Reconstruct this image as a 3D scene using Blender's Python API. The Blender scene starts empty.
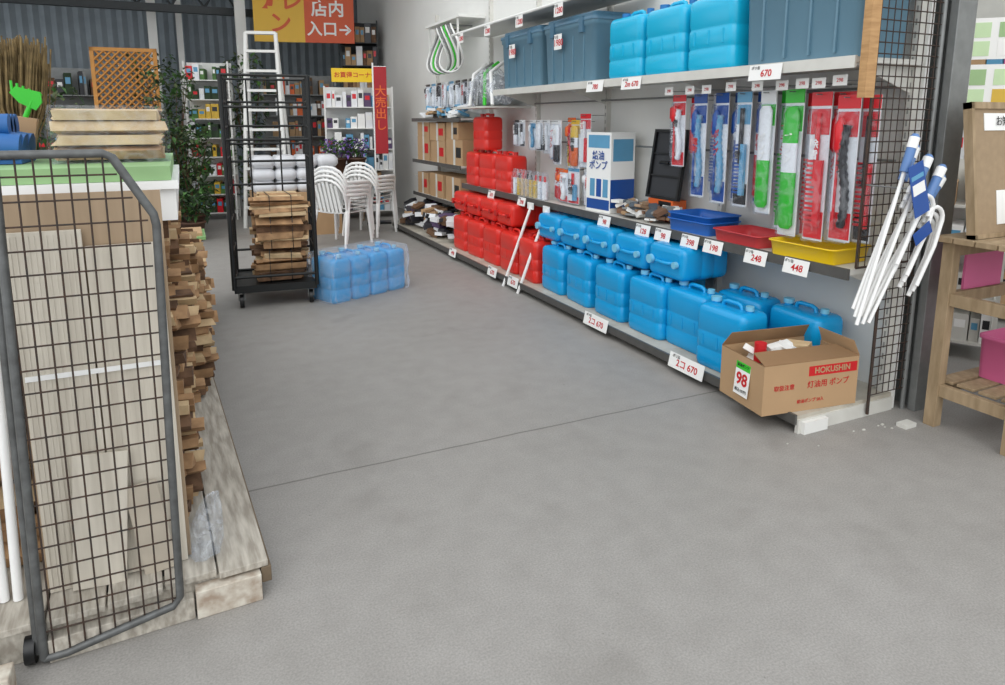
import bpy, math, random
from mathutils import Vector, Matrix
random.seed(7)
R=random.uniform
S=bpy.context.scene
rad=math.radians

# ---------------------------------------------------------------- materials
def lin(h):
    h=h.lstrip('#'); o=[]
    for i in (0,2,4):
        c=int(h[i:i+2],16)/255
        o.append(c/12.92 if c<=.04045 else ((c+.055)/1.055)**2.4)
    return o
_M={}
def mat(name,col,rough=.6,metal=0,noise=.25,ns=6,bump=0,col2=None,emit=0,stretch=(1,1,1)):
    if name in _M: return _M[name]
    m=bpy.data.materials.new(name); m.use_nodes=True
    nt=m.node_tree; N=nt.nodes; L=nt.links
    b=N['Principled BSDF']
    c=lin(col); c2=lin(col2) if col2 else [x*.62 for x in c]
    tc=N.new('ShaderNodeTexCoord'); mp=N.new('ShaderNodeMapping'); mp.inputs['Scale'].default_value=stretch
    L.new(tc.outputs['Object'],mp.inputs['Vector'])
    nz=N.new('ShaderNodeTexNoise'); nz.inputs['Scale'].default_value=ns; nz.inputs['Detail'].default_value=5
    L.new(mp.outputs[0],nz.inputs['Vector'])
    rp=N.new('ShaderNodeValToRGB'); rp.color_ramp.elements[0].position=.35; rp.color_ramp.elements[1].position=.68
    a=[c[i]*(1-noise)+c2[i]*noise for i in range(3)]
    rp.color_ramp.elements[0].color=(*a,1); rp.color_ramp.elements[1].color=(*c,1)
    L.new(nz.outputs['Fac'],rp.inputs[0]); L.new(rp.outputs[0],b.inputs['Base Color'])
    b.inputs['Roughness'].default_value=rough; b.inputs['Metallic'].default_value=metal
    if emit:
        b.inputs['Emission Color'].default_value=(*c,1); b.inputs['Emission Strength'].default_value=emit
    if bump:
        bp=N.new('ShaderNodeBump'); bp.inputs['Strength'].default_value=bump; bp.inputs['Distance'].default_value=.01
        L.new(nz.outputs['Fac'],bp.inputs['Height']); L.new(bp.outputs[0],b.inputs['Normal'])
    _M[name]=m; return m

def concrete():
    m=bpy.data.materials.new('concrete_floor'); m.use_nodes=True
    nt=m.node_tree; N=nt.nodes; L=nt.links; b=N['Principled BSDF']
    tc=N.new('ShaderNodeTexCoord')
    def noise(s,d,dist=0):
        n=N.new('ShaderNodeTexNoise'); n.inputs['Scale'].default_value=s; n.inputs['Detail'].default_value=d
        n.inputs['Distortion'].default_value=dist
        L.new(tc.outputs['Object'],n.inputs['Vector']); return n
    def ramp(src,p0,p1,c0,c1):
        r=N.new('ShaderNodeValToRGB'); r.color_ramp.elements[0].position=p0; r.color_ramp.elements[1].position=p1
        r.color_ramp.elements[0].color=(*c0,1); r.color_ramp.elements[1].color=(*c1,1); L.new(src,r.inputs[0]); return r
    def mul(a,b_,f=1):
        x=N.new('ShaderNodeMix'); x.data_type='RGBA'; x.blend_type='MULTIPLY'; x.inputs[0].default_value=f
        L.new(a,x.inputs[6]); L.new(b_,x.inputs[7]); return x.outputs[2]
    big=noise(.6,4,.3); r1=ramp(big.outputs['Fac'],.3,.7,lin('93908b'),lin('9c9995'))
    med=noise(9,9,.1); r2=ramp(med.outputs['Fac'],.3,.65,(.92,.918,.915),(1.02,1.02,1.02))
    fine=noise(150,6); r3=ramp(fine.outputs['Fac'],.3,.65,(.80,.80,.80),(1.07,1.07,1.07))
    st=noise(2.6,12,.2); r4=ramp(st.outputs['Fac'],.30,.42,(.90,.895,.89),(1,1,1))
    c=mul(mul(mul(r1.outputs[0],r2.outputs[0]),r3.outputs[0]),r4.outputs[0])
    fl=noise(22,3,.2); r6=ramp(fl.outputs['Fac'],.22,.25,(.62,.61,.60),(1,1,1)); c=mul(c,r6.outputs[0])
    sx=N.new('ShaderNodeSeparateXYZ'); L.new(tc.outputs['Object'],sx.inputs[0])
    wob=noise(3,3)
    def math_(op,a,b_=None,v=None):
        x=N.new('ShaderNodeMath'); x.operation=op
        L.new(a,x.inputs[0])
        if b_ is not None: L.new(b_,x.inputs[1])
        if v is not None: x.inputs[1].default_value=v
        return x.outputs[0]
    w=math_('MULTIPLY',wob.outputs['Fac'],v=.02)
    y=math_('SUBTRACT',sx.outputs[1],v=2.78); y=math_('ADD',y,w)
    y=math_('ABSOLUTE',y)
    r5=ramp(y,.003,.006,(.48,.47,.46),(1,1,1))
    c=mul(c,r5.outputs[0])
    L.new(c,b.inputs['Base Color']); b.inputs['Roughness'].default_value=.62
    bp=N.new('ShaderNodeBump'); bp.inputs['Strength'].default_value=.08; bp.inputs['Distance'].default_value=.003
    L.new(fine.outputs['Fac'],bp.inputs['Height']); L.new(bp.outputs[0],b.inputs['Normal'])
    return m

def film_mat(name,fac=.25,tint=(.95,.97,1),lo=.3,hi=2.0,a=.45,b=.72,scale=16):
    m=bpy.data.materials.new(name); m.use_nodes=True; nt=m.node_tree; N=nt.nodes; L=nt.links
    for n in list(N):
        if n.type!='OUTPUT_MATERIAL': N.remove(n)
    out=[n for n in N if n.type=='OUTPUT_MATERIAL'][0]
    t=N.new('ShaderNodeBsdfTransparent'); t.inputs[0].default_value=(*tint,1)
    g=N.new('ShaderNodeBsdfPrincipled'); g.inputs['Base Color'].default_value=(.85,.88,.92,1); g.inputs['Roughness'].default_value=.13
    nz=N.new('ShaderNodeTexNoise'); nz.inputs['Scale'].default_value=scale; nz.inputs['Detail'].default_value=4; nz.inputs['Distortion'].default_value=1.5
    tc=N.new('ShaderNodeTexCoord'); L.new(tc.outputs['Object'],nz.inputs['Vector'])
    bp=N.new('ShaderNodeBump'); bp.inputs['Strength'].default_value=.8; bp.inputs['Distance'].default_value=.02
    L.new(nz.outputs['Fac'],bp.inputs['Height']); L.new(bp.outputs[0],g.inputs['Normal'])
    r=N.new('ShaderNodeMapRange'); r.inputs[1].default_value=a; r.inputs[2].default_value=b; r.inputs[3].default_value=fac*lo; r.inputs[4].default_value=min(1,fac*hi)
    L.new(nz.outputs['Fac'],r.inputs[0])
    mx=N.new('ShaderNodeMixShader'); L.new(r.outputs[0],mx.inputs[0]); L.new(t.outputs[0],mx.inputs[1]); L.new(g.outputs[0],mx.inputs[2])
    L.new(mx.outputs[0],out.inputs[0]); return m

# ---------------------------------------------------------------- geometry builder
class G:
    def __init__(s): s.v=[];s.f=[];s.m=[];s.sm=[];s.mats=[]
    def add(s,vs,fs,m,M=None,smooth=False):
        if m not in s.mats: s.mats.append(m)
        k=s.mats.index(m); o=len(s.v)
        for p in vs:
            p=Vector(p)
            if M is not None: p=M@p
            s.v.append(p)
        for f in fs: s.f.append([i+o for i in f]); s.m.append(k); s.sm.append(smooth)
    def box(s,a,b,m,M=None):
        x0,y0,z0=a;x1,y1,z1=b
        s.add([(x0,y0,z0),(x1,y0,z0),(x1,y1,z0),(x0,y1,z0),(x0,y0,z1),(x1,y0,z1),(x1,y1,z1),(x0,y1,z1)],
              [(0,3,2,1),(4,5,6,7),(0,1,5,4),(1,2,6,5),(2,3,7,6),(3,0,4,7)],m,M)
    def tube(s,pts,r,m,n=8,M=None,closed=False,caps=True):
        P=[Vector(p) for p in pts]; k=len(P); rr=r if isinstance(r,(list,tuple)) else [r]*k
        vs=[];fs=[]
        up=None
        for i in range(k):
            if closed: t=(P[(i+1)%k]-P[i-1])
            else: t=(P[min(i+1,k-1)]-P[max(i-1,0)])
            t.normalize()
            if up is None:
                up=Vector((0,0,1)) if abs(t.z)<.9 else Vector((1,0,0))
            a=t.cross(up)
            if a.length<1e-4: a=t.cross(Vector((0,1,0)))
            a.normalize(); b=a.cross(t); up=b
            for j in range(n):
                an=2*math.pi*j/n
                vs.append(P[i]+(a*math.cos(an)+b*math.sin(an))*rr[i])
        for i in range(k if closed else k-1):
            for j in range(n):
                i2=(i+1)%k
                fs.append((i*n+j,i*n+(j+1)%n,i2*n+(j+1)%n,i2*n+j))
        s.add(vs,fs,m,M,True)
        if caps and not closed:
            s.add(vs[:n],[tuple(range(n))],m,M); s.add(vs[-n:],[tuple(range(n-1,-1,-1))],m,M)
    def cyl(s,p,q,r,m,n=10,r2=None,M=None): s.tube([p,q],[r,r if r2 is None else r2],m,n,M)
    def loft(s,rings,m,M=None,smooth=True,cap0=True,cap1=True):
        n=len(rings[0]); vs=[p for r in rings for p in r]; fs=[]
        for i in range(len(rings)-1):
            for j in range(n): fs.append((i*n+j,i*n+(j+1)%n,(i+1)*n+(j+1)%n,(i+1)*n+j))
        s.add(vs,fs,m,M,smooth)
        if cap0: s.add(rings[0],[tuple(range(n-1,-1,-1))],m,M)
        if cap1: s.add(rings[-1],[tuple(range(n))],m,M)
    def mesh(s,name):
        me=bpy.data.meshes.new(name); me.from_pydata(s.v,[],s.f)
        for m in s.mats: me.materials.append(m)
        me.polygons.foreach_set('material_index',s.m); me.polygons.foreach_set('use_smooth',s.sm)
        me.update(); return me
    def obj(s,name,loc=(0,0,0),rot=(0,0,0),bevel=0,parent=None,scale=None):
        return inst(s.mesh(name),name,loc,rot,bevel,parent,scale)
def inst(me,name,loc=(0,0,0),rot=(0,0,0),bevel=0,parent=None,scale=None):
    o=bpy.data.objects.new(name,me); S.collection.objects.link(o)
    o.location=loc
    if isinstance(rot,(int,float)): rot=(0,0,rot)
    o.rotation_euler=rot
    if scale: o.scale=scale
    if parent: o.parent=parent
    if bevel:
        b=o.modifiers.new('bevel','BEVEL'); b.width=bevel; b.segments=2; b.limit_method='ANGLE'; b.angle_limit=rad(50)
    return o
def empty(name,loc=(0,0,0),rot=0):
    e=bpy.data.objects.new(name,None); S.collection.objects.link(e); e.location=loc; e.rotation_euler=(0,0,rot); e.empty_display_size=.1
    return e
def rrect(w,d,r,z,k=4,cx=0,cy=0):
    pts=[]
    for (sx,sy,a0) in ((1,1,0),(-1,1,90),(-1,-1,180),(1,-1,270)):
        for i in range(k+1):
            a=rad(a0+90*i/k)
            pts.append((cx+sx*(w/2-r)+r*math.cos(a),cy+sy*(d/2-r)+r*math.sin(a),z))
    return pts
def text(body,parent,loc,rot,size,m,name='lettering',ax='CENTER',bold=0):
    c=bpy.data.curves.new(name,'FONT'); c.body=body; c.size=size; c.align_x=ax; c.align_y='CENTER'; c.extrude=.0006; c.offset=bold
    c.materials.append(m)
    o=bpy.data.objects.new(name,c); S.collection.objects.link(o); o.location=loc; o.rotation_euler=rot; o.parent=parent
    return o
FX=(rad(90),0,rad(-90))   # faces -X
FY=(rad(90),0,0)          # faces -Y

# palette
white=mat('white_paint','e6e6e2',.5,noise=.12)
whitepl=mat('white_plastic','eeeeec',.35,noise=.06)
offw=mat('offwhite_metal','d4d3cc',.5,noise=.2,col2='8f8a80')
steel=mat('galvanised_steel','8d8f8e',.45,.5,noise=.4,ns=20)
dsteel=mat('rusty_wire','35312e',.6,.3,noise=.5,ns=40,col2='5a3c2a')
framem=mat('cage_frame_steel','6e7070',.5,.5,noise=.5,ns=25,col2='3b3a38')
black=mat('black_metal','1d1f1f',.45,.2,noise=.2)
blackpl=mat('black_plastic','161718',.4,noise=.1)
blue=mat('can_blue','109edb',.26,noise=.12,ns=3)
bluel=mat('can_light_blue','14b2da',.26,noise=.1,ns=3)
blued=mat('blue_cap','0b6fae',.4,noise=.1)
red=mat('can_red','de3128',.3,noise=.12,ns=3)
redc=mat('cap_red','b81e1c',.4,noise=.1)
bin_=mat('storage_bin_grey_blue','628699',.4,noise=.12,ns=3)
binl=mat('storage_lid_blue','4a7087',.4,noise=.1)
yellow=mat('yellow_plastic','f0c810',.35,noise=.05)
bluetray=mat('blue_tray_plastic','2368c0',.35,noise=.05)
redtray=mat('red_tray_plastic','cf4246',.4,noise=.1)
wood=mat('raw_wood','c39a6a',.75,noise=.5,ns=9,bump=.2,col2='8a6238',stretch=(1,1,6))
woodp=mat('pine_lumber','a99375',.75,noise=.6,ns=6,bump=.15,col2='7a6648',stretch=(5,5,1))
fire1=mat('split_firewood','b8926a',.85,noise=.7,ns=14,bump=.5,col2='6e5138')
fire2=mat('split_firewood_bark','7a5c44',.9,noise=.7,ns=18,bump=.6,col2='3a2a20')
fire3=mat('split_firewood_pale','d6bc94',.85,noise=.5,ns=14,bump=.4,col2='9a7a56')
weather=mat('weathered_white_board','c4beb2',.85,noise=.7,ns=9,bump=.3,col2='7b7266',stretch=(6,.8,3))
kraft=mat('cardboard','b5946f',.85,noise=.2,ns=5)
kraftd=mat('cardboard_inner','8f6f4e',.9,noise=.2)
cream=mat('corrugated_cream_board','d6cfc1',.85,noise=.4,ns=5,bump=.15,col2='9c9283',stretch=(8,8,.6))
kraftb=mat('kraft_board','ab957b',.85,noise=.35,ns=5,bump=.1,col2='8c7860',stretch=(8,8,.6))
green=mat('leaf_green','4f7b3a',.6,noise=.6,ns=9,col2='22401a')
greend=mat('leaf_dark','2c4226',.7,noise=.6,ns=9,col2='12200f')
bgreen=mat('bright_green','36c02c',.45,noise=.1)
redink=mat('red_ink','c5161d',.6,noise=.05)
blackink=mat('black_ink','202020',.6,noise=.05)
paper=mat('paper_white','efefec',.7,noise=.04)
pink=mat('pink_plastic','d86a98',.5,noise=.1)
orange=mat('orange_plastic','e0662a',.5,noise=.1)
straw=mat('straw','8f7850',.9,noise=.7,ns=20,col2='4a3d28')
film=film_mat('clear_film',.2)
film2=film_mat('cloudy_film',.42)
filmc=film_mat('pouch_film',.10)
filmw=film_mat('shrink_film',.26,lo=.4,hi=1.1,a=.3,b=.8,scale=9)
bluetarp=mat('blue_tarp','1f5fa0',.5,noise=.3)

# ---------------------------------------------------------------- room shell
g=G(); g.box((-9,-5,-.1),(10,15,0),concrete()); g.obj('floor')
corr=mat('corrugated_wall_grey','8a949b',.6,.1,noise=.3)
g=G(); n=160
vs=[];fs=[]
for i in range(n+1):
    x=-6+13*i/n; y=14+(.03 if i%2 else 0)
    vs+= [(x,y,0),(x,y,4.2)]
for i in range(n): fs.append((2*i,2*i+2,2*i+3,2*i+1))
g.add(vs,fs,corr); g.box((-6,14.04,0),(7,14.14,4.2),corr)
g.obj('wall_back')
wallw=mat('plaster_wall_white','e2e2de',.8,noise=.12,ns=2)
g=G(); g.box((3.34,2.42,0),(3.44,14,4.0),wallw); g.obj('wall_right')
g=G(); g.box((7,-2,0),(7.1,14,4.0),mat('interior_wall','c8c7c0',.8)); g.obj('wall_side')
ceil=mat('ceiling_sheet','c9cccc',.8)
g=G(); g.box((-6,9.3,4.2),(7.2,14.2,4.3),ceil)
for y in (9.5,11,12.5): g.box((-6,y,4.0),(7,y+.1,4.2),ceil)
g.obj('ceiling')
g=G(); g.box((3.36,2.12,0),(3.50,2.16,4.0),steel); g.box((3.36,2.34,0),(3.50,2.38,4.0),steel); g.box((3.41,2.16,0),(3.45,2.34,4.0),steel)
g.obj('steel_column',bevel=.003)
g=G(); g.box((3.52,2.2,1.6),(3.56,2.3,4.0),mat('red_painted_post','9b2c24',.5)); g.box((3.52,2.2,0),(3.56,2.3,1.6),offw); g.obj('painted_post')
for (x,y,w) in ((-.32,13.4,.14),(1.02,12.5,.16),(.1,13.7,.1)):
    g=G(); g.box((-w/2,-w/2,0),(w/2,w/2,4.19),white); g.obj('white_column',(x,y,0))
for (x,y) in ((-1.5,10.3),(1.8,10.3),(0,11.7)):  # tube lamps added above the view to brighten the dark back area
    g=G(); g.box((-.62,-.08,0.02),(.62,.08,.06),white); g.cyl((-.58,0,0),(.58,0,0),.018,mat('fill_tube_glow','ffffff',.4,emit=14,noise=0))
    g.obj('added_fill_lamp',(x,y,3.93))

# ---------------------------------------------------------------- gondola shelf
g=G()
dk=mat('shelf_deck_cream','c2bcae',.55,noise=.5,ns=6,col2='8a8172')
trim=mat('shelf_rail_grey','5f5e5b',.5,.3,noise=.4,ns=15)
perf=mat('perforated_panel','dededa',.6,noise=.08)
g.box((2.60,2.2,.065),(3.28,9.2,.09),dk)
g.box((2.585,2.2,.045),(2.60,9.2,.095),trim)
g.box((2.66,2.24,0),(2.69,9.2,.065),mat('kick_dark','3a3835',.7))
g.box((2.6,2.19,.0),(3.28,2.21,.07),offw)
g.box((2.62,2.17,.0),(2.78,2.19,.06),white)
g.box((3.28,2.2,0),(3.31,9.2,2.9),perf)
for y in [2.24,3.5,4.9,6.15,7.3,9.1]:
    g.box((3.24,y-.02,.09),(3.28,y+.02,2.9),offw)
    for z,x0 in ((.76,2.89),(1.76,2.83)):
        if z>1.7 and y>6.2: continue
        g.add([(3.24,y,z),(x0,y,z),(3.24,y,z-.13),(3.24,y+.006,z),(x0,y+.006,z),(3.24,y+.006,z-.13)],[(0,1,2),(3,5,4),(1,4,5,2),(0,3,4,1)],offw)
g.box((2.88,2.2,.76),(3.26,7.25,.785),offw); g.box((2.865,2.2,.735),(2.88,7.25,.79),trim)
g.box((2.8,2.2,1.76),(3.26,6.2,1.785),offw); g.box((2.785,2.2,1.735),(2.8,6.2,1.79),offw)
for z in (.5,.95,1.5): 
    g.box((2.9,7.35,z),(3.26,9.15,z+.02),offw); g.box((2.885,7.35,z-.02),(2.9,9.15,z+.025),trim)
g.box((2.75,6.3,1.62),(3.26,7.2,1.64),offw)
g.box((2.8,4.3,2.42),(3.26,7.3,2.44),white); g.cyl((2.79,4.3,2.42),(2.79,7.3,2.42),.014,white,8)
hole=mat('slot_dark','8f908c',.7)
for y in [2.24,3.5,4.9,6.15,7.3,9.1]:
    for k in range(44):
        z=.15+k*.06; g.box((3.238,y-.004,z),(3.2405,y+.004,z+.03),hole)
for z in (1.66,1.3): g.cyl((3.2,2.25,z),(3.2,6.1,z),.008,steel,6)
g.obj('gondola_shelf',bevel=0)
def wire_panel(g,x0,x1,z0,z1,dx,dz,m,y=0,r=.0025,n=4):
    x=x0
    while x<=x1+1e-6: g.cyl((x,y,z0),(x,y,z1),r,m,n); x+=dx
    z=z0
    while z<=z1+1e-6: g.cyl((x0,y,z),(x1,y,z),r,m,n); z+=dz
g=G(); wire_panel(g,3.08,3.33,.12,.79,.045,.05,dsteel,2.175,.003); wire_panel(g,2.90,3.33,.80,2.7,.045,.05,dsteel,2.175,.003)
g.cyl((3.07,2.175,.02),(3.07,2.175,.8),.008,dsteel,8); g.cyl((2.885,2.175,.8),(2.885,2.175,2.7),.006,dsteel,8); g.cyl((2.885,2.175,.8),(3.34,2.175,.8),.006,dsteel,8); g.cyl((3.34,2.175,0),(3.34,2.175,2.7),.012,steel,8)
g.obj('wire_mesh_end_panel')
g=G(); g.box((-.03,-.02,0),(.03,.02,1.0),wood); g.obj('wooden_post',(2.81,2.15,1.60))

# ---------------------------------------------------------------- jerry cans
def can_mesh(name,body,cap):
    g=G(); W,D=.36,.215
    prof=[(0,.90),(.012,.97),(.03,1),(.10,1),(.108,.965),(.118,.965),(.126,1),(.20,1),(.208,.965),(.218,.965),(.226,1),(.305,1),(.335,.985),(.352,.93),(.362,.82),(.366,.6)]
    g.loft([rrect(W-(1-s)*D*1.0,D*s,.045*s,z,5) for z,s in prof],body)
    for sy in (-1,1):
        y0=sy*D/2
        for x in (-.11,0,.11):
            g.box((x-.006,min(y0,y0+sy*.003),.13),(x+.006,max(y0,y0+sy*.003),.2),body)
    g.tube([(-.07,0,.362),(-.062,0,.386),(-.04,0,.394),(.04,0,.394),(.062,0,.386),(.07,0,.362)],.012,body,8)
    for x,r in ((.125,.03),(-.125,.022)):
        g.cyl((x,0,.355),(x,0,.378),r*.8,body,16); g.cyl((x,0,.375),(x,0,.400),r,cap,16)
    return g.mesh(name)
cb=can_mesh('jerry_can_blue_mesh',blue,mat('cap_pale_blue','7cc4e0',.4))
cl=can_mesh('jerry_can_lightblue_mesh',bluel,blued)
cr=can_mesh('jerry_can_red_mesh',red,redc)
H=rad(90)
LIE=Matrix(((0,0,-1),(1,0,0),(0,-1,0))).to_euler()
zb=.091
for y in (4.84,4.42,4.0,3.58): inst(cb,'blue_jerry_can',(2.80,y+R(-.01,.01),zb),H+R(-.06,.06))
inst(cb,'blue_jerry_can',(2.76,2.83,zb),H+.04)
for x,y in ((3.10,2.62),(3.07,3.02),(3.06,3.66),(3.06,4.12),(3.06,4.57),(3.06,5.0)): inst(cb,'blue_jerry_can',(x,y,zb),H+R(-.03,.03))
inst(cb,'blue_jerry_can',(2.90,3.30-.02,zb),H).location=(2.84,3.22,zb)
for y in (3.45,3.85,4.25,4.64,5.03):
    inst(cb,'blue_jerry_can',(3.13,y,.493+.1085),LIE)
for y in (5.28,5.68,6.08,6.5,6.92): inst(cr,'red_jerry_can',(2.80,y,zb),H+R(-.05,.05))
for y in (5.45,5.85,6.25,6.65): inst(cr,'red_jerry_can',(3.06,y,zb),H)
for y in (5.9,6.3,6.7,7.08): inst(cr,'red_jerry_can',(3.13,y,.493+.1085),LIE)
for x,y in ((2.995,6.22),(2.995,6.62),(2.995,7.03)): inst(cr,'red_jerry_can',(x,y,.786),H+R(-.08,.08))
inst(cr,'red_jerry_can',(2.995,6.80,1.187),H,scale=(1,1,.95))
for y in (4.08,3.65,3.22): inst(cl,'light_blue_jerry_can',(2.95,y,1.786),H,scale=(1.1,1.15,1.15))
def storage_bin(L,W,Hh):
    g=G()
    rings=[rrect(W*.86,L*.9,.03,0),rrect(W*.88,L*.92,.035,.015),rrect(W*.95,L*.97,.04,Hh*.80),rrect(W*.99,L*.99,.04,Hh*.81),rrect(W,L,.04,Hh*.88)]
    g.loft(rings,bin_)
    g.loft([rrect(W*1.03,L*1.02,.04,Hh*.88),rrect(W*1.03,L*1.02,.04,Hh*.93),rrect(W*.9,L*.94,.04,Hh*.95),rrect(W*.88,L*.92,.04,Hh)],binl)
    for sx in (-1,1):
        for yy in (-L*.28,L*.28): g.box((sx*W*.5-.012,yy-.03,Hh*.72),(sx*W*.5+.02,yy+.03,Hh*.94),binl)
        for yy in (-.3,-.1,.1,.3): g.box((sx*W*.465-.005,yy*L-.006,.03),(sx*W*.465+.008,yy*L+.006,Hh*.7),bin_)
    return g
for (y,L,hh) in ((5.72,.80,.52),(4.86,.8,.52),(2.59,.76,.66)):
    storage_bin(L,.38,hh).obj('storage_bin',(3.02,y,1.786))
    
def tag(x,y,z,w=.13,h=.07,s='670',tilt=0,name='price_tag'):
    g=G()
    g.box((-.001,-w/2,-h/2),(.001,w/2,h/2),paper); 
    o=g.obj(name,(x,y,z),(0,tilt,0))
    text(s,o,(-.0025,-.01,-h*.08),FX,h*.62,redink,bold=.0006)
    text('ポリ缶',o,(-.0025,w*.3,h*.30),FX,h*.25,blackink)
    return o
for y,s in ((2.98,'2コ 670'),(3.95,'2コ 670'),(5.3,'670'),(5.75,'670'),(6.8,'498')): tag(2.572,y,.085,.30 if y<4 else .2,.09,s,rad(12))
for y,s in ((2.5,'448'),(2.78,'248'),(3.12,'198'),(3.33,'398'),(3.6,'98'),(3.82,'128'),(4.3,'98'),(5.7,'298'),(6.4,'670')): tag(2.855,y,.745,.16,.08,s,rad(12))
for y,s in ((2.72,'670'),(3.9,'2m 670'),(4.35,'780')): tag(2.776,y,1.745,.22,.08,s,rad(8))
for y in (4.9,5.6,6.3,7.0): tag(2.772,y,2.36,.14,.1,'1280',0)
for y in (4.95,5.8): 
    tag(2.80,y,2.12,.12,.12,'1980',0)

# cardboard carton on bottom shelf
g=G(); w,d,h,t=.56,.34,.25,.006
g.box((-w/2,-d/2,0),(w/2,d/2,t),kraft)
g.box((-w/2,-d/2,t),(-w/2+t,d/2,h),kraft); g.box((w/2-t,-d/2,t),(w/2,d/2,h),kraft)
g.box((-w/2+t,-d/2,t),(w/2-t,-d/2+t,h),kraft); g.box((-w/2+t,d/2-t,t),(w/2-t,d/2,h),kraft)
def flap(g,p0,p1,out,m):
    p0,p1,o=Vector(p0),Vector(p1),Vector(out); k=(p1-p0)*.06
    q=Vector((0,0,.005))
    A=[p0,p1,p1-k+o,p0+k+o]
    g.add([*A,*[a+q for a in A]],[(0,1,2,3),(7,6,5,4),(0,4,5,1),(1,5,6,2),(2,6,7,3),(3,7,4,0)],m)
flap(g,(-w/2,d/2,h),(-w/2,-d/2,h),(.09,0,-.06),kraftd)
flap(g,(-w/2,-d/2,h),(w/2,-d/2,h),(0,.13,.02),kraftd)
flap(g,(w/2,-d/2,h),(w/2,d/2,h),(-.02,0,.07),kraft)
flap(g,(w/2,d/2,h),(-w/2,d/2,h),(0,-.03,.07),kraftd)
g.box((-.02,-d/2-.001,.175),(w/2-.01,-d/2,.225),redink)
for i in range(9):
    M=Matrix.Translation((R(-.18,.18),R(-.02,.10),.22+R(-.03,.04)))@Matrix.Rotation(R(-.6,.6),4,'Y')@Matrix.Rotation(R(0,3),4,'Z')
    g.box((-.06,-.03,-.015),(.06,.03,.015),random.choice([paper,redink,paper,fire3]),M)
g.cyl((-.16,.02,.2),(-.16,.02,.3),.03,redink,14)
carton=g.obj('cardboard_carton',(2.735,2.395,.091),rad(-8))
text('HOKUSHIN',carton,(.12,-d/2-.002,.20),FY,.042,kraft,bold=.001)
text('灯油用 ポンプ',carton,(.1,-d/2-.002,.13),FY,.04,redink)
text('給油ポンプ 50入',carton,(.0,-d/2-.002,.05),FY,.022,redink); text('取扱注意',carton,(-.16,-d/2-.002,.13),FY,.03,redink)
g=G(); g.box((-.001,-.055,-.085),(.001,.055,.085),paper); g.box((-.0014,-.055,.045),(-.0010,.055,.085),bgreen)
o=g.obj('price_card',(2.450,2.42,.225),(0,rad(5),rad(-8)))
text('98',o,(-.0025,0,-.005),FX,.085,redink,bold=.002); text('税込107円',o,(-.0025,0,-.062),FX,.02,blackink); text('給油ポンプ',o,(-.0025,0,.065),FX,.018,blackink)

# ---------------------------------------------------------------- trays
def tray(name,w,l,h,m,loc,rot=0):
    g=G()
    g.loft([rrect(w*.88,l*.9,.03,0),rrect(w*.93,l*.95,.035,h*.9),rrect(w,l,.04,h*.92),rrect(w,l,.04,h),rrect(w*.93,l*.95,.035,h),rrect(w*.86,l*.88,.03,.006)],m)
    return g.obj(name,loc,rot)
tray('yellow_tray',.32,.42,.08,yellow,(3.01,2.50,.787),.05)
tray('red_tray',.3,.40,.07,redtray,(3.02,2.97,.787),-.04)
tray('blue_tray',.3,.40,.08,bluetray,(3.04,3.42,.787),.04)
tray('blue_tray',.3,.40,.08,bluetray,(3.04,3.42,.825),.02)

def heap(name,x0,x1,y0,y1,z,n,cols,s=.05,hmax=.1):
    g=G()
    for i in range(n):
        M=Matrix.Translation((R(x0+s,x1-s),R(y0+s,y1-s),z+s*.5+R(0,hmax)))@Matrix.Rotation(R(0,3.1),4,'Z')@Matrix.Rotation(R(-.5,.5),4,'X')
        a,b,c=R(.5,1)*s,R(.6,1.1)*s,R(.15,.4)*s
        g.box((-a,-b,-c),(a,b,c),random.choice(cols),M)
    return g.obj(name,bevel=.002)
cols=[mat('pack_brown','7a5a44'),mat('pack_grey','8a8d8c'),paper,mat('pack_tan','a58a70'),mat('pack_slate','55606a'),kraft]
heap('assorted_packages',2.9,3.2,3.7,4.36,.785,90,cols,.045,.09)

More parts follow.
